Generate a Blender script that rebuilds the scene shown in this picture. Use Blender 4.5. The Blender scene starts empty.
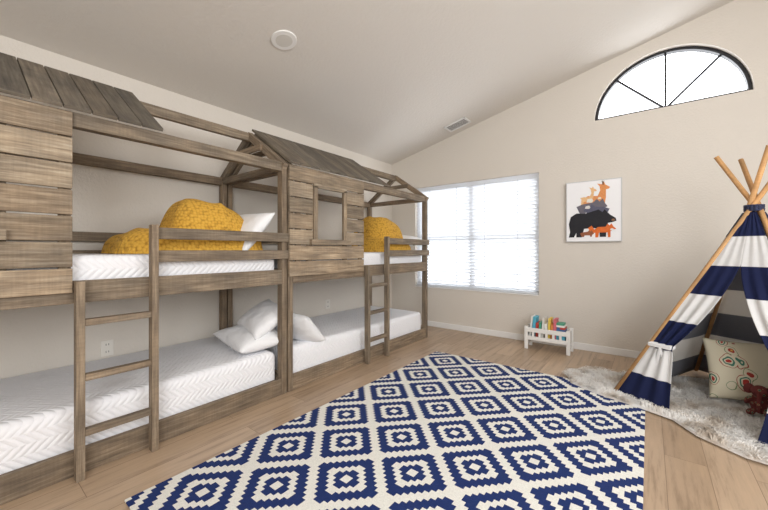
import bpy, bmesh, math, random
from mathutils import Vector, Matrix, Euler, noise
random.seed(7)
D=bpy.data; S=bpy.context.scene
S.view_settings.view_transform='Standard'
try: S.view_settings.look='None'
except: pass

def lin(c):
    r=[]
    for v in c:
        v/=255.0
        r.append(v/12.92 if v<=.04045 else ((v+.055)/1.055)**2.4)
    return (r[0],r[1],r[2],1)

# ------------------------------------------------------------ materials
class NT:
    def __init__(s,name):
        s.m=D.materials.new(name); s.m.use_nodes=True
        s.t=s.m.node_tree; s.n=s.t.nodes; s.l=s.t.links
        s.b=s.n['Principled BSDF']; s.out=s.n['Material Output']
    def add(s,typ,**k):
        n=s.n.new(typ)
        for a,b in k.items(): setattr(n,a,b)
        return n
    def put(s,sock,v):
        if isinstance(v,bpy.types.NodeSocket): s.l.new(v,sock)
        else: sock.default_value=v
    def math(s,op,a,b=None):
        n=s.add('ShaderNodeMath',operation=op); s.put(n.inputs[0],a)
        if b is not None: s.put(n.inputs[1],b)
        return n.outputs[0]
    def mix(s,f,a,b,mode='MIX'):
        n=s.add('ShaderNodeMix',data_type='RGBA',blend_type=mode)
        s.put(n.inputs[0],f); s.put(n.inputs[6],a); s.put(n.inputs[7],b)
        return n.outputs[2]
    def coord(s,kind='Object',scale=(1,1,1),rot=(0,0,0)):
        c=s.add('ShaderNodeTexCoord'); mp=s.add('ShaderNodeMapping')
        s.l.new(c.outputs[kind],mp.inputs[0]); mp.inputs['Scale'].default_value=scale; mp.inputs['Rotation'].default_value=rot
        return mp.outputs[0]
    def noise(s,vec,scale,detail=4,rough=.5):
        n=s.add('ShaderNodeTexNoise'); s.l.new(vec,n.inputs['Vector']); n.inputs['Scale'].default_value=scale
        n.inputs['Detail'].default_value=detail; n.inputs['Roughness'].default_value=rough
        return n.outputs['Fac']
    def ramp(s,f,stops,interp='LINEAR'):
        n=s.add('ShaderNodeValToRGB'); s.l.new(f,n.inputs[0]); cr=n.color_ramp; cr.interpolation=interp
        while len(cr.elements)<len(stops): cr.elements.new(.5)
        for e,(p,c) in zip(cr.elements,stops): e.position=p; e.color=c
        return n.outputs[0]
    def bump(s,h,strength=.3,dist=.01,normal=None):
        n=s.add('ShaderNodeBump'); s.l.new(h,n.inputs['Height']); n.inputs['Strength'].default_value=strength
        n.inputs['Distance'].default_value=dist
        if normal: s.l.new(normal,n.inputs['Normal'])
        s.l.new(n.outputs[0],s.b.inputs['Normal']); return n.outputs[0]
    def base(s,c): s.put(s.b.inputs['Base Color'],c)
    def rough(s,v): s.put(s.b.inputs['Roughness'],v)

def plain(name,rgb,rough=.6,bump=0,scale=40,metal=0,var=.0):
    t=NT(name); c=lin(rgb); v=t.coord()
    n=t.noise(v,scale)
    if var>0:
        t.base(t.mix(n,tuple(x*(1-var) for x in c[:3])+(1,),tuple(min(1,x*(1+var)) for x in c[:3])+(1,)))
    else: t.base(c)
    t.rough(rough); t.b.inputs['Metallic'].default_value=metal
    if bump: t.bump(n,bump,.005)
    return t.m

def wood(name,dark,mid,light,gs=1.0,bump=.35):
    t=NT(name)
    uv=t.add('ShaderNodeTexCoord').outputs['UV']
    m1=t.add('ShaderNodeMapping'); t.l.new(uv,m1.inputs[0]); m1.inputs['Scale'].default_value=(1.8*gs,28*gs,1)
    g=t.noise(m1.outputs[0],2.2,7,.68)
    m2=t.add('ShaderNodeMapping'); t.l.new(uv,m2.inputs[0]); m2.inputs['Scale'].default_value=(3,7,1)
    g2=t.noise(m2.outputs[0],1.6,3)
    c=t.ramp(g,[(.24,lin(dark)),(.5,lin(mid)),(.76,lin(light))])
    c2=t.ramp(g2,[(.3,(.68,.69,.71,1)),(.7,(1.18,1.16,1.12,1))])
    c=t.mix(1.0,c,c2,'MULTIPLY')
    m3=t.add('ShaderNodeMapping'); t.l.new(uv,m3.inputs[0]); m3.inputs['Scale'].default_value=(60,3,1)
    g3=t.noise(m3.outputs[0],1.5,2)
    c=t.mix(1.0,c,t.ramp(g3,[(.3,(.90,.90,.90,1)),(.7,(1.06,1.06,1.06,1))]),'MULTIPLY')
    a=t.add('ShaderNodeAttribute',attribute_name='tint')
    c=t.mix(1.0,c,a.outputs['Color'],'MULTIPLY')
    t.base(c); t.rough(.75); t.bump(g,bump,.004)
    return t.m

M={}
M['wood']=wood('weathered_wood',(84,71,58),(131,115,96),(168,153,133),1,.5)
M['siding']=wood('siding_wood',(92,78,63),(145,128,107),(186,172,151),1,.55)
M['roof']=wood('roof_wood',(76,68,59),(110,101,89),(138,129,115),1,.5)
M['pole']=wood('pine_pole',(165,118,72),(202,154,102),(222,180,128),.6,.1)

def mat_wall():
    t=NT('wall_paint'); v=t.coord(); n=t.noise(v,55,5,.6)
    t.base(lin((220,213,203))); t.rough(.75); t.bump(n,.5,.007); return t.m
M['wall']=mat_wall()
def mat_ceil():
    t=NT('ceiling_paint'); v=t.coord(); n=t.noise(v,40,5,.6)
    t.base(lin((222,217,210))); t.rough(.8); t.bump(n,.5,.007); return t.m
M['ceil']=mat_ceil()
M['white']=plain('white_trim',(238,237,235),.4)
M['vinyl']=plain('window_vinyl',(195,197,202),.4)
M['black']=plain('black_frame',(24,24,30),.4)
M['plate']=plain('outlet_plate',(232,228,220),.4)
M['slot']=plain('outlet_slot',(60,55,50),.5)

def mat_floor():
    t=NT('oak_floor')
    v=t.coord('Object',(1,1,1),(0,0,math.pi/2))
    br=t.add('ShaderNodeTexBrick'); t.l.new(v,br.inputs['Vector'])
    br.offset=.37; br.inputs['Scale'].default_value=1
    br.inputs['Brick Width'].default_value=1.22; br.inputs['Row Height'].default_value=.17
    br.inputs['Mortar Size'].default_value=.0014; br.inputs['Mortar Smooth'].default_value=.3
    br.inputs['Color1'].default_value=(0,0,0,1); br.inputs['Color2'].default_value=(1,1,1,1); br.inputs['Mortar'].default_value=(.5,.5,.5,1)
    tone=t.mix(br.outputs['Color'],lin((168,143,117)),lin((190,165,139)))
    sc=t.add('ShaderNodeVectorMath',operation='MULTIPLY_ADD')
    t.l.new(br.outputs['Color'],sc.inputs[0]); sc.inputs[1].default_value=(7,3,5); 
    mp=t.coord('Object',(12,.9,1)); t.l.new(mp,sc.inputs[2])
    g=t.noise(sc.outputs[0],2.4,7,.68)
    c=t.ramp(g,[(.3,(.60,.57,.54,1)),(.48,(.97,.97,.97,1)),(.72,(1.14,1.13,1.12,1))])
    c=t.mix(1.0,tone,c,'MULTIPLY')
    c=t.mix(br.outputs['Fac'],c,lin((122,99,78)))
    t.base(c); t.rough(.33); t.bump(g,.08,.003); return t.m
M['floor']=mat_floor()

def mat_rug(W,Ln):
    t=NT('navy_diamond_weave')
    c=t.add('ShaderNodeTexCoord'); sp=t.add('ShaderNodeSeparateXYZ'); t.l.new(c.outputs['Object'],sp.inputs[0])
    N=20.0
    def ax(sock,p):
        x=t.math('DIVIDE',sock,p/N); x=t.math('FLOOR',x); x=t.math('ADD',x,.5); x=t.math('DIVIDE',x,N)
        x=t.math('FRACT',t.math('ADD',x,20.0)); return t.math('ABSOLUTE',t.math('SUBTRACT',x,.5))
    m=t.math('ADD',ax(sp.outputs[0],W/4),ax(sp.outputs[1],Ln/6))
    m=t.math('MINIMUM',m,t.math('SUBTRACT',1.0,m))
    iv=lin((234,232,224)); nv=lin((14,42,102))
    col=t.ramp(m,[(0,iv),(.075,nv),(.175,iv),(.275,nv),(.425,iv)],'CONSTANT')
    v=t.coord(); n=t.noise(v,160,3)
    col=t.mix(1.0,col,t.ramp(n,[(.3,(.88,.88,.88,1)),(.7,(1.05,1.05,1.05,1))]),'MULTIPLY')
    t.base(col); t.rough(.95); t.bump(n,.5,.004); return t.m

def mat_quilt():
    t=NT('white_quilt')
    c=t.add('ShaderNodeTexCoord'); sp=t.add('ShaderNodeSeparateXYZ'); t.l.new(c.outputs['Object'],sp.inputs[0])
    tri=t.math('ABSOLUTE',t.math('SUBTRACT',t.math('FRACT',t.math('MULTIPLY',t.math('ADD',sp.outputs[0],sp.outputs[2]),10.0)),.5))
    yy=t.math('ADD',sp.outputs[1],t.math('MULTIPLY',tri,.1))
    w=t.math('ABSOLUTE',t.math('SINE',t.math('MULTIPLY',yy,85.0)))
    n=t.noise(t.coord(),4,3)
    h=t.math('ADD',w,t.math('MULTIPLY',n,5.0))
    t.base(lin((243,243,246))); t.rough(.85); t.bump(h,.6,.006); return t.m
M['quilt']=mat_quilt()
def mat_pillow():
    t=NT('white_cotton'); n=t.noise(t.coord(),7,4); t.base(lin((242,242,243))); t.rough(.85); t.bump(n,.6,.03); return t.m
M['cotton']=mat_pillow()
def mat_knit():
    t=NT('mustard_knit'); v=t.coord()
    vo=t.add('ShaderNodeTexVoronoi'); t.l.new(v,vo.inputs['Vector']); vo.inputs['Scale'].default_value=48; vo.inputs['Randomness'].default_value=.55
    d=vo.outputs['Distance']
    t.base(t.ramp(d,[(0,lin((226,180,78))),(.5,lin((214,164,62))),(.85,lin((164,118,38)))]))
    t.rough(.95); h=t.math('SUBTRACT',1.0,d); t.bump(h,.8,.010); return t.m
M['knit']=mat_knit()

def mat_tent(name,ca,cb):
    t=NT(name)
    c=t.add('ShaderNodeTexCoord'); sp=t.add('ShaderNodeSeparateXYZ'); t.l.new(c.outputs['Object'],sp.inputs[0])
    k=t.math('FLOOR',t.math('DIVIDE',sp.outputs[2],.1985)); k=t.math('MODULO',t.math('ADD',k,20.0),2.0)
    col=t.mix(k,lin(ca),lin(cb))
    n=t.noise(t.coord(),9,4); t.base(col); t.rough(.85); t.bump(n,.5,.02)
    tr=t.add('ShaderNodeBsdfTranslucent'); t.l.new(col,tr.inputs[0])
    mx=t.add('ShaderNodeMixShader'); mx.inputs[0].default_value=.35
    t.l.new(t.b.outputs[0],mx.inputs[1]); t.l.new(tr.outputs[0],mx.inputs[2]); t.l.new(mx.outputs[0],t.out.inputs[0])
    return t.m
M['tent']=mat_tent('striped_canvas',(20,32,78),(242,242,242))
M['tent_in']=mat_tent('striped_canvas_reverse',(150,152,160),(248,246,242))
def mat_fur():
    t=NT('sheepskin'); v=t.coord(); n=t.noise(v,4.5,4,.6)
    t.base(t.ramp(n,[(.32,lin((176,160,142))),(.42,lin((230,222,212))),(.5,lin((250,248,245)))]))
    t.rough(.9)
    tr=t.add('ShaderNodeBsdfTranslucent'); tr.inputs[0].default_value=(.9,.88,.85,1)
    mx=t.add('ShaderNodeMixShader'); mx.inputs[0].default_value=.3
    t.l.new(t.b.outputs[0],mx.inputs[1]); t.l.new(tr.outputs[0],mx.inputs[2]); t.l.new(mx.outputs[0],t.out.inputs[0]); return t.m
M['fur']=mat_fur()
def mat_blind():
    t=NT('blind_slat'); t.base(lin((243,244,246))); t.rough(.5)
    tr=t.add('ShaderNodeBsdfTranslucent'); tr.inputs[0].default_value=(.9,.92,.94,1)
    mx=t.add('ShaderNodeMixShader'); mx.inputs[0].default_value=.45
    t.l.new(t.b.outputs[0],mx.inputs[1]); t.l.new(tr.outputs[0],mx.inputs[2]); t.l.new(mx.outputs[0],t.out.inputs[0]); return t.m
M['blind']=mat_blind()
def mat_glass():
    t=NT('window_glass'); tr=t.add('ShaderNodeBsdfTransparent'); gl=t.add('ShaderNodeBsdfGlossy'); gl.inputs['Roughness'].default_value=.05
    mx=t.add('ShaderNodeMixShader'); mx.inputs[0].default_value=.04
    t.l.new(tr.outputs[0],mx.inputs[1]); t.l.new(gl.outputs[0],mx.inputs[2]); t.l.new(mx.outputs[0],t.out.inputs[0]); return t.m
M['glass']=mat_glass()
def mat_paisley():
    t=NT('paisley_print'); v=t.coord()
    n=t.add('ShaderNodeTexNoise'); t.l.new(v,n.inputs['Vector']); n.inputs['Scale'].default_value=7
    va=t.add('ShaderNodeVectorMath',operation='MULTIPLY_ADD'); t.l.new(n.outputs['Color'],va.inputs[0]); va.inputs[1].default_value=(.12,.12,.12); t.l.new(v,va.inputs[2])
    vo=t.add('ShaderNodeTexVoronoi'); t.l.new(va.outputs[0],vo.inputs['Vector']); vo.inputs['Scale'].default_value=10
    cr=lin((222,214,190))
    a=t.ramp(vo.outputs['Distance'],[(0,lin((178,58,50))),(.16,cr),(.22,lin((70,124,104))),(.30,cr),(.42,lin((168,84,66))),(.46,cr)],'CONSTANT')
    b=t.ramp(vo.outputs['Distance'],[(0,lin((58,122,128))),(.12,lin((226,180,96))),(.19,lin((178,66,56))),(.26,cr),(.40,lin((120,142,96))),(.44,cr)],'CONSTANT')
    sc=t.add('ShaderNodeSeparateColor'); t.l.new(vo.outputs['Color'],sc.inputs[0])
    sel=t.math('GREATER_THAN',sc.outputs[0],.5)
    t.base(t.mix(sel,a,b)); t.rough(.9); return t.m
M['paisley']=mat_paisley()

# ------------------------------------------------------------ mesh helpers
class MB:
    def __init__(s): s.v=[];s.f=[];s.uv=[];s.tint=[];s.mi=[]
    def box(s,c,size,R=None,mi=0,tv=.15):
        c=Vector(c); h=[x/2 for x in size]; R=R or Matrix.Identity(3)
        o=len(s.v); L=[]
        for x in(-1,1):
            for y in(-1,1):
                for z in(-1,1):
                    p=Vector((x*h[0],y*h[1],z*h[2])); L.append(p); s.v.append(c+R@p)
        ax=max(range(3),key=lambda i:size[i]); off=(random.uniform(0,30),random.uniform(0,30))
        k=1+random.uniform(-tv,tv); w=random.uniform(-.03,.03); tint=(k*(1+w),k,k*(1-w),1)
        for fi,nax in (((0,1,3,2),0),((4,6,7,5),0),((0,4,5,1),1),((2,3,7,6),1),((0,2,6,4),2),((1,5,7,3),2)):
            s.f.append([o+i for i in fi])
            others=[a for a in range(3) if a!=nax]
            ua=ax if ax!=nax else others[0]; va=[a for a in others if a!=ua][0]
            s.uv.append([(L[i][ua]+off[0],L[i][va]+off[1]+nax*.37) for i in fi]); s.tint.append(tint); s.mi.append(mi)
    def cyl(s,a,b,r0,r1=None,n=14,mi=0,tv=.1):
        a=Vector(a);b=Vector(b); r1=r0 if r1 is None else r1; d=(b-a); q=d.to_track_quat('Z','Y').to_matrix()
        o=len(s.v); k=1+random.uniform(-tv,tv); off=random.uniform(0,20)
        for i in range(n):
            t=2*math.pi*i/n; e=q@Vector((math.cos(t),math.sin(t),0)); s.v.append(a+e*r0); s.v.append(b+e*r1)
        for i in range(n):
            j=(i+1)%n; s.f.append([o+2*i,o+2*j,o+2*j+1,o+2*i+1])
            s.uv.append([(off,r0*6*i/n),(off,r0*6*(i+1)/n),(off+d.length,r0*6*(i+1)/n),(off+d.length,r0*6*i/n)]); s.tint.append((k,k,k,1)); s.mi.append(mi)
        for e in (0,1):
            f=[o+2*i+e for i in range(n)]
            if e==0: f=f[::-1]
            s.f.append(f); s.uv.append([(off,0)]*n); s.tint.append((k,k,k,1)); s.mi.append(mi)
    def obj(s,name,mats,parent=None,loc=(0,0,0),bevel=0,smooth=False):
        me=D.meshes.new(name); me.from_pydata([tuple(v) for v in s.v],[],s.f)
        for m in mats: me.materials.append(m)
        me.uv_layers.new(name='UVMap'); me.color_attributes.new('tint','FLOAT_COLOR','CORNER')
        fu=[];fc=[]
        for fi,f in enumerate(s.f):
            for k in range(len(f)):
                fu+=list(s.uv[fi][k]); fc+=list(s.tint[fi])
        me.uv_layers['UVMap'].data.foreach_set('uv',fu)
        me.color_attributes['tint'].data.foreach_set('color',fc)
        me.polygons.foreach_set('material_index',s.mi)
        me.polygons.foreach_set('use_smooth',[smooth]*len(s.f))
        me.update(); o=D.objects.new(name,me); S.collection.objects.link(o); o.location=loc
        if parent: o.parent=parent
        if bevel:
            b=o.modifiers.new('b','BEVEL'); b.width=bevel; b.segments=2; b.limit_method='ANGLE'
        return o
def empty(name,loc=(0,0,0)):
    e=D.objects.new(name,None); S.collection.objects.link(e); e.location=loc; e.empty_display_size=.1; return e
def mesh(name,v,f,mat,parent=None,loc=(0,0,0),smooth=True,rot=None):
    me=D.meshes.new(name); me.from_pydata([tuple(x) for x in v],[],f)
    for m in (mat if isinstance(mat,list) else [mat]): me.materials.append(m)
    for p in me.polygons: p.use_smooth=smooth
    me.update(); o=D.objects.new(name,me); S.collection.objects.link(o); o.location=loc
    if rot: o.rotation_euler=rot
    if parent: o.parent=parent
    return o

# ------------------------------------------------------------ room
XL,XR,YN,YB=-3.19,2.3,-2.0,4.31
T=.16; SL=.233
def cz(x): return 2.44+SL*(x-XL)
def prism(name,pts,y0,y1,mat):
    n=len(pts); v=[(p[0],y0,p[1]) for p in pts]+[(p[0],y1,p[1]) for p in pts]
    f=[list(range(n)),list(range(2*n-1,n-1,-1))]+[[i,i+n,(i+1)%n+n,(i+1)%n] for i in range(n)]
    o=mesh(name,v,f,mat,smooth=False)
    bm=bmesh.new(); bm.from_mesh(o.data); bmesh.ops.recalc_face_normals(bm,faces=bm.faces); bm.to_mesh(o.data); bm.free(); return o
def boxo(name,a,b,mat,parent=None):
    m=MB(); c=[(a[i]+b[i])/2 for i in range(3)]; m.box((0,0,0),[b[i]-a[i] for i in range(3)])
    return m.obj(name,[mat],parent,c)
boxo('floor',(XL-T,YN-T,-.1),(XR+T,YB+T,0),M['floor'])
boxo('wall_left',(XL-T,YN,0),(XL,YB,2.46),M['wall'])
boxo('wall_right',(XR,YN,0),(XR+T,YB,cz(XR)),M['wall'])
sec=[(XL-T,0),(XR+T,0),(XR+T,cz(XR+T)),(XL-T,cz(XL-T))]
wb=prism('wall_back',sec,YB,YB+T,M['wall'])
prism('wall_front',sec,YN-T,YN,M['wall'])
cs=[(XL-T,cz(XL-T)),(XR+T,cz(XR+T)),(XR+T,cz(XR+T)+.12),(XL-T,cz(XL-T)+.12)]
prism('ceiling',cs,YN-T,YB+T,M['ceil'])
WX0,WX1,WZ0,WZ1=-2.76,-1.03,.556,2.02
AX,AZ,AR=.128,2.496,.595
c1=prism('c1',[(WX0,WZ0),(WX1,WZ0),(WX1,WZ1),(WX0,WZ1)],YB-.2,YB+T+.2,M['wall'])
arc=[(AX+AR*math.cos(math.pi*i/48),AZ+AR*math.sin(math.pi*i/48)*.97) for i in range(49)]
c2=prism('c2',arc,YB-.2,YB+T+.2,M['wall'])
for c in(c1,c2):
    md=wb.modifiers.new('b','BOOLEAN'); md.operation='DIFFERENCE'; md.object=c; md.solver='EXACT'
bpy.context.view_layer.update()
dg=bpy.context.evaluated_depsgraph_get()
nm=D.meshes.new_from_object(wb.evaluated_get(dg)); wb.modifiers.clear(); wb.data=nm
for c in(c1,c2): D.objects.remove(c)

# baseboards
def bb(name,a,b):
    m=MB(); c=[(a[i]+b[i])/2 for i in range(3)]; m.box((0,0,0),[b[i]-a[i] for i in range(3)]); return m.obj(name,[M['white']],None,c,.004)
bb('baseboard_back',(XL+.014,YB-.014,0),(XR,YB,.075))
bb('baseboard_left',(XL,YN,0),(XL+.014,YB,.075))
bb('baseboard_right',(XR-.014,YN,0),(XR,YB-.014,.075))

# main window
w=empty('window_1',((WX0+WX1)/2,YB+.1,(WZ0+WZ1)/2)); m=MB()
W=WX1-WX0;H=WZ1-WZ0
for sx in(-1,1): m.box((sx*(W/2-.03),0,0),(.06,.05,H))
for sz in(-1,1): m.box((0,0,sz*(H/2-.03)),(W-.12,.05,.06))
m.box((0,0,0),(.07,.05,H-.12)); m.box((-W/4,0,-.02),(W/2-.09,.045,.05)); m.box((W/4,0,-.02),(W/2-.09,.045,.05))
m.obj('sash_frame',[M['vinyl']],w,bevel=.004)
m=MB(); m.box((0,.01,0),(W-.06,.004,H-.06)); m.obj('glass',[M['glass']],w)
m=MB()
m.box((0,-.055,H/2-.03),(W-.012,.055,.055))
ns=31; z0=H/2-.075
R=Matrix.Rotation(math.radians(-54),3,'X')
for i in range(ns):
    z=z0-i*.0445
    if z<-H/2+.05: break
    m.box((0,-.058,z),(W-.02,.05,.003),R)
m.box((0,-.058,-H/2+.028),(W-.02,.05,.022))
m.obj('blinds',[M['blind']],w)
m=MB()
for x in(-.62,-.2,.2,.62): m.box((x,-.086,0),(.004,.002,H-.1))
m.cyl((-W/2+.12,-.09,H/2-.08),(-W/2+.12,-.09,-.1),.004)
m.obj('blind_cords',[M['vinyl']],w)
bb('trim_1',(WX0,YB-.012,WZ0-.001),(WX1,YB+.05,WZ0+.012))

# arch window
w=empty('window_2',(AX,YB+.08,AZ)); m=MB()
def arcseg(r0,r1,y0,y1,n=48):
    o=len(m.v)
    for i in range(n+1):
        a=math.pi*i/n
        for r in(r0,r1):
            for y in(y0,y1): m.v.append(Vector((r*math.cos(a),y,r*math.sin(a)*.97)))
    for i in range(n):
        p=o+4*i;q=p+4
        for f in([p,p+1,q+1,q],[p+2,q+2,q+3,p+3],[p,q,q+2,p+2],[p+1,p+3,q+3,q+1]):
            m.f.append(f); m.uv.append([(0,0)]*4); m.tint.append((1,1,1,1)); m.mi.append(0)
arcseg(AR-.028,AR,-.03,.03)
m.box((0,0,.014),(2*AR-.05,.06,.028))
for a in(45,90,135):
    an=math.radians(a); m.box((math.cos(an)*.29,0,math.sin(an)*.285+.01),(.56,.03,.017),Matrix.Rotation(-an,3,'Y'))
m.obj('arch_frame',[M['black']],w)
n=40; vs=[(0,.012,0)]+[((AR-.01)*math.cos(math.pi*i/n),.012,(AR-.01)*math.sin(math.pi*i/n)*.97) for i in range(n+1)]
mesh('glass',vs,[[0,i+1,i+2] for i in range(n)],M['glass'],w,smooth=False)

# ceiling fixtures
tilt=-math.atan(SL)
def disc(parent,name,r,z0,z1,mat,r2=None):
    m=MB(); m.cyl((0,0,z0),(0,0,z1),r,r2 or r,40); o=m.obj(name,[mat],parent,bevel=.002,smooth=False); return o
e=empty('recessed_ceiling_light',(-2.166,1.562,cz(-2.166))); e.rotation_euler=(0,tilt,0)
M['lens']=plain('lamp_lens',(215,212,206),.5)
disc(e,'trim_ring',.093,-.008,0,M['white'],.096); disc(e,'lens',.062,-.0095,-.0075,M['lens'])
e=empty('air_vent',(-1.96,4.07,cz(-1.96))); e.rotation_euler=(0,tilt,0); m=MB()
for a in((-.14,0,.02,.2),(.14,0,.02,.2),(0,-.09,.3,.02),(0,.09,.3,.02)): m.box((a[0],a[1],-.006),(a[2],a[3],.012))
for i in range(8): m.box((0,-.07+i*.02,-.006),(.27,.012,.003),Matrix.Rotation(.6,3,'X'))
m.obj('louvres',[M['white']],e); m=MB(); m.box((0,0,-.0015),(.27,.17,.002)); m.obj('duct_back',[plain('vent_dark',(110,105,98),.8)],e)

# outlets
def outlet(y,z):
    e=empty('power_outlet',(XL+.003,y,z)); m=MB(); m.box((0,0,0),(.006,.075,.115)); m.obj('cover_plate',[M['plate']],e,bevel=.002)
    m=MB()
    for dz in(-.027,.027):
        for dy in(-.008,.008): m.box((.0035,dy,dz),(.002,.003,.014))
    m.obj('slots',[M['slot']],e)
outlet(.741,.37); outlet(2.95,.42)

# ------------------------------------------------------------ bunk beds
L=2.105; XC=-2.685
def bunk(y0):
    e=empty('bunk_bed',(XC,y0+L/2,0)); s=-L/2; m=MB(); xf=.485; py=L/2-.0235
    for sx in(-1,1):
        for sy in(-1,1): m.box((sx*(xf-.03),sy*py,.87),(.06,.045,1.74))
        Lr=L-.092
        m.box((sx*(xf-.02),0,.06),(.035,Lr,.12))
        m.box((sx*(xf-.015),0,.895),(.03,Lr,.11))
        m.box((sx*(xf-.03),0,1.735),(.055,Lr,.07))
    gy0=s+1.215
    for z in(1.195,1.065):
        m.box((xf+.011,(gy0+L/2)/2,z),(.022,L/2-gy0,.066))
        m.box((-xf+.011,0,z),(.022,Lr,.068))
        for sy in(-1,1): m.box((0,sy*(py-.005),z),(2*xf-.125,.022,.068))
    for sy in(-1,1):
        m.box((0,sy*py,.06),(2*xf-.12,.035,.12)); m.box((0,sy*py,.895),(2*xf-.12,.03,.11))
        m.box((0,sy*py,1.735),(2*xf-.12,.04,.055))
        for sx in(-1,1):
            a=Vector((sx*xf,0,1.765)); b=Vector((0,0,2.10)); d=b-a
            R=Matrix.Rotation(-math.atan2(d.z,d.x),3,'Y')
            m.box(((a.x+b.x)/2,sy*py,(a.z+b.z)/2-.03),(d.length+.02,.042,.058),R)
        m.box((0,sy*(py-.03),1.93),(.44,.02,.05))
    m.box((0,0,2.055),(.04,L-.05,.07))
    for z in(.045,.872):
        for i in range(13): m.box((0,-L/2+.14+i*(L-.28)/12,z),(2*xf-.1,.07,.018))
    m.obj('timber_frame',[M['wood']],e,bevel=.004)
    # siding
    m=MB(); a0,a1=s+.0,s+.865; wy0,wy1=s+.245,s+.60; x=xf+.0095; ph=.125
    for i in range(7):
        z=.89+ph*(i+.5)
        if 1.14<z<1.64:
            m.box((x,(a0+wy0)/2,z),(.019,wy0-a0,ph-.008),tv=.26); m.box((x,(a1+wy1)/2,z),(.019,a1-wy1,ph-.008),tv=.26)
        else: m.box((x,(a0+a1)/2,z),(.019,a1-a0,ph-.008),tv=.26)
    m.obj('siding_planks',[M['siding']],e,bevel=.003)
    m=MB(); x=xf+.026
    for y in(wy0+.005,wy1-.005): m.box((x,y,1.40),(.02,.04,.46))
    m.box((x,(wy0+wy1)/2,1.632),(.02,wy1-wy0+.03,.04)); m.box((x+.005,(wy0+wy1)/2,1.165),(.04,wy1-wy0+.1,.045))
    for y in(a0+.1,a1-.025,wy0-.03,wy1+.03): m.box((xf-.012,y,1.33),(.022,.045,.78))
    m.obj('window_trim',[M['siding']],e,bevel=.003)
    # roof
    m=MB(); a=Vector((xf+.03,0,1.765)); b=Vector((-.01,0,2.12)); d=b-a; R=Matrix.Rotation(-math.atan2(d.z,d.x),3,'Y'); npl=12; pw=1.26/npl
    for i in range(npl):
        m.box(((a.x+b.x)/2,s+pw*(i+.5)-.01,(a.z+b.z)/2+.012),(d.length,pw-.005,.018),R,tv=.2)
    for f in(.2,.8):
        p=a.lerp(b,f); m.box((p.x,s+.62,p.z-.008),(.06,1.2,.018),R)
    m.obj('roof_panel',[M['roof']],e,bevel=.002)
    # ladder
    m=MB(); x=xf+.047; l0,l1=s+.885,s+1.195
    m.box((x,l0,.475),(.05,.034,.95)); m.box((x,l1,.62),(.05,.034,1.24))
    for z in(.75,.485,.22): m.box((x,(l0+l1)/2,z),(.04,l1-l0-.034,.032))
    m.obj('ladder',[M['wood']],e,bevel=.003)
    return e
B1=-.49;B2=1.625
bunk(B1);bunk(B2)

def softbox(name,cx,cy,z0,z1,w,l,mat,r=.05):
    bm=bmesh.new(); bmesh.ops.create_cube(bm,size=1)
    for v in bm.verts: v.co=Vector((v.co.x*w,v.co.y*l,v.co.z*(z1-z0)))
    bmesh.ops.bevel(bm,geom=bm.edges[:],offset=r,segments=4,profile=.6,affect='EDGES')
    me=D.meshes.new(name); bm.to_mesh(me); bm.free(); me.materials.append(mat)
    for p in me.polygons:p.use_smooth=True
    o=D.objects.new(name,me); S.collection.objects.link(o); o.location=(cx,cy,(z0+z1)/2); return o
for y0 in(B1,B2):
    softbox('mattress',XC+.005,y0+L/2,.056,.325,.86,L-.11,M['quilt'],.055)
    softbox('mattress',XC+.01,y0+L/2,.883,1.075,.86,L-.13,M['quilt'],.05)

def pillow(name,loc,size,rot,mat,seed=0,n=36):
    v=[];f=[];idx={}
    for side in(1,-1):
        for i in range(n+1):
            for j in range(n+1):
                x=-1+2*i/n;y=-1+2*j/n; edge=i in(0,n) or j in(0,n)
                if side==-1 and edge: idx[(side,i,j)]=idx[(1,i,j)]; continue
                t=((1-abs(x)**3.2)*(1-abs(y)**3.2))**.55
                px=x*(1-.07*(1-y*y));py=y*(1-.07*(1-x*x))
                nz=noise.noise(Vector((x*1.7+seed,y*1.7,side*3)))*.16*t+noise.noise(Vector((x*5+seed,y*4,side*3)))*.05*t
                idx[(side,i,j)]=len(v); v.append((px*size[0]/2,py*size[1]/2,side*(t+nz)*size[2]/2))
    for side in(1,-1):
        for i in range(n):
            for j in range(n):
                q=[idx[(side,i,j)],idx[(side,i+1,j)],idx[(side,i+1,j+1)],idx[(side,i,j+1)]]
                f.append(q if side==1 else q[::-1])
    return mesh(name,v,f,mat,None,loc,True,rot)
r=math.radians
pillow('pillow',(-2.53,1.50,.405),(.58,.38,.15),(r(4),r(3),r(-8)),M['cotton'],1)
pillow('pillow',(-2.50,1.60,.545),(.50,.34,.15),(r(34),r(4),r(-14)),M['cotton'],2)
pillow('pillow',(-2.40,1.84,.44),(.46,.36,.16),(r(-42),0,r(12)),M['cotton'],5)
pillow('pillow',(-2.50,1.42,1.24),(.56,.38,.14),(r(52),r(2),r(-4)),M['cotton'],3)
pillow('pillow',(-2.55,3.52,1.19),(.58,.30,.15),(r(22),0,0),M['cotton'],4)

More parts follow.
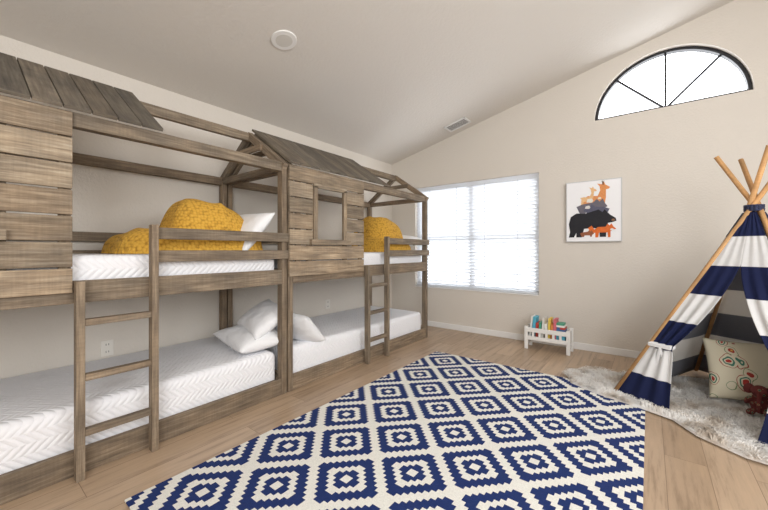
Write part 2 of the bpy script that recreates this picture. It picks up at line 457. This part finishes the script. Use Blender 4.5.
def throw(name,x0,x1,y0,y1,zb,mounds,seed=0):
    dx=.009; nx=int((x1-x0)/dx); ny=int((y1-y0)/dx); v=[];ok={};f=[]
    def hh(x,y):
        h=0
        for (mx,my,rx,ry,H,pw,ex,tl) in mounds:
            wob=1+.07*noise.noise(Vector((x*4+seed,y*4,mx)))
            q=((abs(x-mx)/rx)**3.2+(abs(y-my)/ry)**3.2)**(1/3.2)/wob
            if q<1: h=max(h,(H+tl*(y-my))*(1-q**pw)**ex)
        return h
    for i in range(nx+1):
        for j in range(ny+1):
            x=x0+i*dx;y=y0+j*dx; h=hh(x,y)
            if h>0:
                fold=.022*abs(math.sin(x*7+y*12+2.5*noise.noise(Vector((x*3,y*3,seed)))))*min(1,h*5)
                h+=.02*noise.noise(Vector((x*7,y*7,seed)))-fold
                ok[(i,j)]=len(v); v.append((x-(x0+x1)/2,y-(y0+y1)/2,max(h,.012)))
    for i in range(nx):
        for j in range(ny):
            q=[(i,j),(i+1,j),(i+1,j+1),(i,j+1)]
            if all(k in ok for k in q): f.append([ok[k] for k in q])
    ec={}
    for fc in f:
        for a,b in zip(fc,fc[1:]+fc[:1]):
            ec[(a,b)]=1
    base={}
    for (a,b) in list(ec):
        if (b,a) not in ec:
            for k in(a,b):
                if k not in base: base[k]=len(v); v.append((v[k][0]*1.015,v[k][1]*1.015,0))
            f.append([b,a,base[a],base[b]])
    return mesh(name,v,f,M['knit'],None,((x0+x1)/2,(y0+y1)/2,zb))
throw('knit_blanket',-3.06,-2.24,.5,1.56,1.078,[(-2.64,1.20,.30,.30,.385,4.2,.62,-.12),(-2.64,.95,.34,.33,.18,6,.5,.1),(-2.57,1.2,.31,.34,.19,6,.5,0)],1)
throw('knit_blanket',-3.06,-2.24,2.86,3.72,1.078,[(-2.66,3.30,.30,.29,.42,4.2,.62,-.2),(-2.55,3.24,.30,.35,.18,6,.5,0)],9)

# ------------------------------------------------------------ area rug
RW,RL=1.79,2.77
m=MB(); m.box((0,0,0),(RW,RL,.009)); o=m.obj('area_rug',[mat_rug(RW,RL)],None,(-1.81+RW/2,.48+RL/2,.0050),.003)
for vv in o.data.vertices: vv.co+=Vector((RW/2,RL/2,0))
o.location=(-1.81,.48,.0050)

# ------------------------------------------------------------ picture
e=empty('animal_canvas_print',(-.476,YB-.002,1.52)); m=MB()
m.box((0,-.016,0),(.51,.032,.645)); m.obj('canvas',[plain('canvas_white',(246,246,248),.7,.2,200)],e,bevel=.002)
m=MB()
for a in((-.253,0,.008,.66),(.253,0,.008,.66)): m.box((a[0],-.018,0),(a[2],.036,a[3]))
for z in(-.326,.326): m.box((0,-.018,z),(.5,.036,.008))
m.obj('edge_frame',[plain('frame_grey',(205,205,205),.5)],e)
k=[0]
def flat(name,pts,rgb,sx=1,ox=0,oz=0,mirror=False):
    k[0]+=1; y=-.0325-.0006*k[0]
    v=[((-p[0] if mirror else p[0])*sx+ox,y,p[1]*sx+oz) for p in pts]
    return mesh(name,v,[list(range(len(v)))],plain('print_'+name,rgb,.8,0,60,0,.25),e,smooth=False)
bear=[(-.17,-.09),(-.18,-.02),(-.165,.045),(-.12,.075),(-.05,.07),(.0,.085),(.05,.1),(.08,.075),(.095,.1),(.11,.08),(.135,.05),(.175,.02),(.18,-.005),(.15,-.015),(.12,-.02),(.11,-.05),(.105,-.14),(.06,-.14),(.055,-.07),(.01,-.06),(-.06,-.065),(-.075,-.14),(-.12,-.14),(-.12,-.1),(-.14,-.14),(-.18,-.14)]
deer=[(-.09,-.1),(-.08,.02),(-.1,.04),(-.05,.05),(.02,.04),(.05,.1),(.04,.16),(.02,.19),(.055,.175),(.07,.2),(.08,.17),(.12,.14),(.115,.125),(.085,.125),(.075,.04),(.055,-.01),(.06,-.1),(.045,-.1),(.03,-.02),(-.05,-.02),(-.07,-.1)]
deer_f=[(-.1,-.06),(-.1,.03),(-.06,.055),(.02,.05),(.04,.1),(.035,.14),(.015,.165),(.05,.155),(.07,.175),(.08,.15),(.115,.125),(.11,.11),(.085,.105),(.085,.03),(.07,-.06)]
fox=[(-.12,-.05),(-.16,.02),(-.12,.05),(-.09,.0),(-.05,.03),(.03,.03),(.05,.07),(.07,.045),(.09,.07),(.11,.03),(.14,.0),(.1,-.01),(.08,-.03),(.08,-.1),(.055,-.1),(.05,-.04),(-.04,-.04),(-.05,-.1),(-.08,-.1),(-.08,-.04)]
rac=[(-.1,-.05),(-.13,.02),(-.08,.04),(.0,.05),(.03,.08),(.05,.055),(.075,.08),(.09,.04),(.11,.01),(.08,-.01),(.07,-.05),(.05,-.05),(.04,-.02),(-.05,-.02),(-.06,-.05)]
flat('deer',deer_f,(226,150,92),1.15,.02,.10)
flat('fawn',deer,(236,190,140),.72,-.05,.12)
flat('raccoon',rac,(110,106,116),1.2,.0,.03); flat('badger',rac,(92,92,112),1.0,.02,-.005,True)
flat('bear',bear,(34,34,40),1.22,-.01,-.11)
flat('fox',fox,(222,112,48),.85,.09,-.20); flat('hedgehog',rac,(150,90,60),.55,-.05,-.25)
ant=[(0,0),(-.01,.05),(-.03,.08),(-.005,.055),(.0,.085),(.008,.05),(.03,.08),(.015,.045),(.01,0)]
flat('antlers',ant,(110,76,56),.6,.09,.27)
patch=[(-.03,-.015),(-.02,.02),(.02,.025),(.035,0),(.02,-.02)]
flat('white_belly',patch,(240,232,222),1,-.03,.11); flat('fox_chest',patch,(245,240,232),.5,.17,-.205); flat('muzzle',patch,(150,110,80),.5,.18,-.105)
flat('raccoon_stripe',patch,(225,222,218),.8,-.05,.04); flat('deer_spots',patch,(250,236,214),.5,.06,.13)

# ------------------------------------------------------------ toy book crate
e=empty('toy_book_crate',(-.875,4.08,0)); e.scale=(1.05,1.05,1.05); m=MB()
for sx in(-1,1):
    for sy in(-1,1):
        m.box((sx*.20,sy*.085,.12),(.035,.02,.24))
    m.box((sx*.20,0,.165),(.016,.17,.13)); m.box((sx*.2,0,.055),(.014,.15,.03))
for sy in(-1,1):
    m.box((0,sy*.09,.205),(.40,.014,.045)); m.box((0,sy*.09,.12),(.40,.014,.04))
    for x in(-.13,-.065,0,.065,.13): m.box((x,sy*.09,.162),(.024,.012,.05))
m.box((0,0,.1),(.39,.17,.012))
m.obj('crate',[plain('painted_crate',(236,235,232),.5)],e,bevel=.003)
cols=[(190,70,60),(70,110,160),(235,205,90),(80,160,130),(238,238,233),(225,140,80),(228,224,216),(90,180,205),(214,110,120),(240,240,235)]
mats=[plain('book_%d'%i,c,.5) for i,c in enumerate(cols)]; m=MB(); x=-.165
for i in range(10):
    th=random.uniform(.014,.03); h=random.uniform(.15,.25); dd=random.uniform(.11,.14)
    m.box((x+th/2,0,.108+h/2),(th,dd,h),Matrix.Rotation(random.uniform(-.06,.12),3,'Y'),mi=(i*3+4)%10); x+=th+.006
m.box((.11,0,.20),(.12,.13,.02),mi=4); m.box((.11,0,.225),(.11,.12,.025),mi=1); m.box((.105,0,.25),(.12,.11,.02),mi=0); m.box((.11,0,.27),(.1,.11,.018),mi=9); m.box((.11,0,.29),(.09,.1,.02),mi=3)
m.box((.11,0,.15),(.11,.12,.075),mi=7)
m.obj('books',mats,e)

# ------------------------------------------------------------ teepee
TC=Vector((.56,3.35,0)); e=empty('teepee_tent',TC)
C=[Vector((-.76,-.23,0)),Vector((.23,-.76,0)),Vector((.76,.23,0)),Vector((-.23,.76,0))]
ZA=1.42; A=Vector((0,0,ZA)); FL=.035
def P(i,j,s,z):
    k=z/ZA; return (C[i].lerp(C[j],s)*(1-k))+Vector((0,0,z))
V=[];F=[]
def sheet(fn,na,nb,flip=False):
    o=len(V)
    for a in range(na+1):
        for b in range(nb+1): V.append(fn(a/na,b/nb))
    for a in range(na):
        for b in range(nb):
            p=o+a*(nb+1)+b; q=[p,p+nb+1,p+nb+2,p+1]; F.append(q[::-1] if flip else q)
ZT=1.355
for (i,j) in((1,2),(2,3),(3,0)):
    nrm=((C[i]+C[j])/2).normalized()
    def fn(a,b,i=i,j=j,nrm=nrm):
        z=FL+(ZT-FL)*b; p=P(i,j,a,z); q=math.sin(math.pi*a)
        return p-nrm*q*(.03*(1-z/ZA))+nrm*.022+nrm*.006*noise.noise(p*6)
    sheet(fn,16,28)
nrm=((C[0]+C[1])/2).normalized()
def ed(z):
    if z>=1.0: return .5
    if z>=.42: t=(z-.42)/.58; return .17+.33*t**1.0
    t=(.42-z)/.42; return .17+.15*t**.7
for side in(0,1):
    def fn(a,b,side=side):
        z=FL+(ZT-FL)*b; w=ed(z); s=a*w; 
        if side: s=1-s
        p=P(0,1,s,z); gather=(.5-w)/.35
        amp=.002+.011*gather*(min(1,a*3))
        return p+nrm*(.018+amp*(1+math.sin(a*math.pi*6+z*2))) + nrm*.012*a*max(0,gather)
    sheet(fn,42,60,side==1)
cl=mesh('striped_cover',V,F,[M['tent'],M['tent_in']],e); sm=cl.modifiers.new('s','SOLIDIFY'); sm.thickness=.003; sm.material_offset=1
m=MB()
for i in range(4):
    a=C[i]+Vector((0,0,.03)); tw=Vector((-C[i].y,C[i].x,0)).normalized()*.022
    top=a+(A-a)*1.24; m.cyl(a*1.0,top+tw,.0165,.0145,16)
m.obj('poles',[M['pole']],e,smooth=True)
m=MB()
for sx in(.085,.915):
    p=P(0,1,sx,.42)+nrm*.03; dirv=(C[1]-C[0]).normalized()
    Rm=Matrix((dirv,nrm,Vector((0,0,1)))).transposed()
    m.box(p,(.14,.07,.026),Rm); 
    m.box(p+nrm*.04+Vector((0,0,-.07)),(.018,.006,.12),Rm@Matrix.Rotation(.2,3,'Y')); m.box(p+nrm*.04+Vector((.02,0,-.06)),(.018,.006,.1),Rm@Matrix.Rotation(-.25,3,'Y'))
m.obj('curtain_ties',[plain('tie_white',(235,235,235),.8)],e,bevel=.01)
m=MB()
for i in range(4):
    for kk in range(14):
        t0=2*math.pi*kk/14; t1=2*math.pi*(kk+1)/14; zz=1.365+i*.011
        m.cyl((.046*math.cos(t0),.046*math.sin(t0),zz),(.046*math.cos(t1),.046*math.sin(t1),zz+.002),.006,n=6)
m.obj('rope_lashing',[plain('rope_navy',(50,56,84),.9)],e,smooth=True)

# ------------------------------------------------------------ sheepskin rug
poly=[(-.58,3.36),(-.50,3.14),(-.30,3.02),(-.04,2.93),(.12,2.86),(.22,2.70),(.40,2.57),(.7,2.52),(1.05,2.66),(1.25,3.0),(1.3,3.4),(1.0,3.75),(.6,3.87),(.25,3.82),(.0,3.68),(-.22,3.6),(-.46,3.58)]
poly=[(x-.4,y-3.2) for x,y in poly]
def inside(x,y):
    c=False;n=len(poly);j=n-1
    for i in range(n):
        xi,yi=poly[i];xj,yj=poly[j]
        if (yi>y)!=(yj>y) and x<(xj-xi)*(y-yi)/(yj-yi)+xi: c=not c
        j=i
    return c
V=[];F=[]
n=len(poly)
for x,y in poly: V.append((x,y,.001))
for x,y in poly: V.append((x*.98,y*.98,.014))
F.append(list(range(n,2*n)));
for i in range(n): F.append([i,(i+1)%n,(i+1)%n+n,i+n])
cnt=0
while cnt<24000:
    x=random.uniform(-1.0,.95);y=random.uniform(-.7,.7)
    if not inside(x,y): continue
    cnt+=1
    fl=noise.noise(Vector((x*5,y*5,3)))*6+random.uniform(-.7,.7); d=Vector((math.cos(fl),math.sin(fl),0))
    ln=random.uniform(.03,.07); hgt=random.uniform(.012,.036); w=random.uniform(.002,.0036); sd=Vector((-d.y,d.x,0))*w
    p=Vector((x,y,.013)); p1=p+d*ln*.4+Vector((0,0,hgt*.8)); p2=p+d*ln+Vector((0,0,hgt*.75)); o=len(V)
    V+= [tuple(p-sd),tuple(p+sd),tuple(p1+sd),tuple(p1-sd),tuple(p2)]
    F+= [[o,o+1,o+2,o+3],[o+3,o+2,o+4]]
mesh('sheepskin_rug',V,F,M['fur'],None,(.4,3.2,.010),False)

# ------------------------------------------------------------ cushion & plush
pillow('paisley_cushion',(.53,3.42,.255),(.42,.42,.14),(r(70),0,r(10)),M['paisley'],8)
def plush():
    bm=bmesh.new()
    def ell(c,rad,rot=(0,0,0)):
        g=bmesh.ops.create_icosphere(bm,subdivisions=3,radius=1)
        Mx=Matrix.Translation(c)@Euler(rot).to_matrix().to_4x4()@Matrix.Diagonal((*rad,1))
        bmesh.ops.transform(bm,matrix=Mx,verts=g['verts'])
    ell((0,0,.085),(.06,.05,.075)); ell((0,-.02,.18),(.05,.048,.046))
    ell((-.06,-.005,.185),(.032,.012,.04),(0,.2,.3)); ell((.06,-.005,.185),(.032,.012,.04),(0,-.2,-.3))
    for i in range(7): ell((0,-.065-.006*i,.17-.018*i),(.017-.001*i,.017-.001*i,.017))
    for sx in(-1,1):
        ell((sx*.045,-.055,.028),(.022,.045,.022),(0,0,sx*.3)); ell((sx*.062,-.03,.105),(.018,.02,.042),(.4,sx*-.5,0))
    me=D.meshes.new('plush'); bm.to_mesh(me); bm.free()
    t=NT('plush_fabric'); vo=t.add('ShaderNodeTexVoronoi'); t.l.new(t.coord(),vo.inputs['Vector']); vo.inputs['Scale'].default_value=34
    t.base(t.ramp(vo.outputs['Distance'],[(0,lin((60,96,84))),(.25,lin((170,130,100))),(.32,lin((104,44,42)))],'CONSTANT')); t.rough(.95)
    me.materials.append(t.m)
    o=D.objects.new('stuffed_elephant',me); S.collection.objects.link(o); o.location=(.56,3.18,.05); o.rotation_euler=(0,0,r(-15)); o.scale=(.85,.85,.85)
    rm=o.modifiers.new('r','REMESH'); rm.mode='VOXEL'; rm.voxel_size=.006; rm.use_smooth_shade=True
plush()

# ------------------------------------------------------------ world, lights, camera
wd=D.worlds.new('World'); S.world=wd; wd.use_nodes=True
bg=wd.node_tree.nodes['Background']; bg.inputs[0].default_value=(.94,.965,1,1); bg.inputs[1].default_value=5
def area(name,loc,tgt,sx,sy,pw,col=(1,1,1)):
    l=D.lights.new(name,'AREA'); l.shape='RECTANGLE'; l.size=sx; l.size_y=sy; l.energy=pw; l.color=col
    o=D.objects.new(name,l); S.collection.objects.link(o); o.location=loc
    o.rotation_euler=(Vector(tgt)-Vector(loc)).to_track_quat('-Z','Y').to_euler(); return o
area('fill_light',(1.2,-1.7,1.9),(-1.4,2.6,1.2),2.2,1.8,124,(.965,.982,1))  # added fill behind the camera to brighten the room, no real fixture
area('fill_light',(2.0,1.4,2.2),(-2.6,1.8,.9),2.4,1.6,70,(.965,.982,1))  # second added fill, out of view on the right, aimed at the bunks

cam=D.cameras.new('Camera'); co=D.objects.new('Camera',cam); S.collection.objects.link(co)
co.location=(0,0,1.1); co.rotation_euler=(math.pi/2,0,math.radians(37.85)); cam.sensor_width=36; cam.lens=341/768*36; cam.shift_y=-5/768; cam.clip_start=.02
S.camera=co
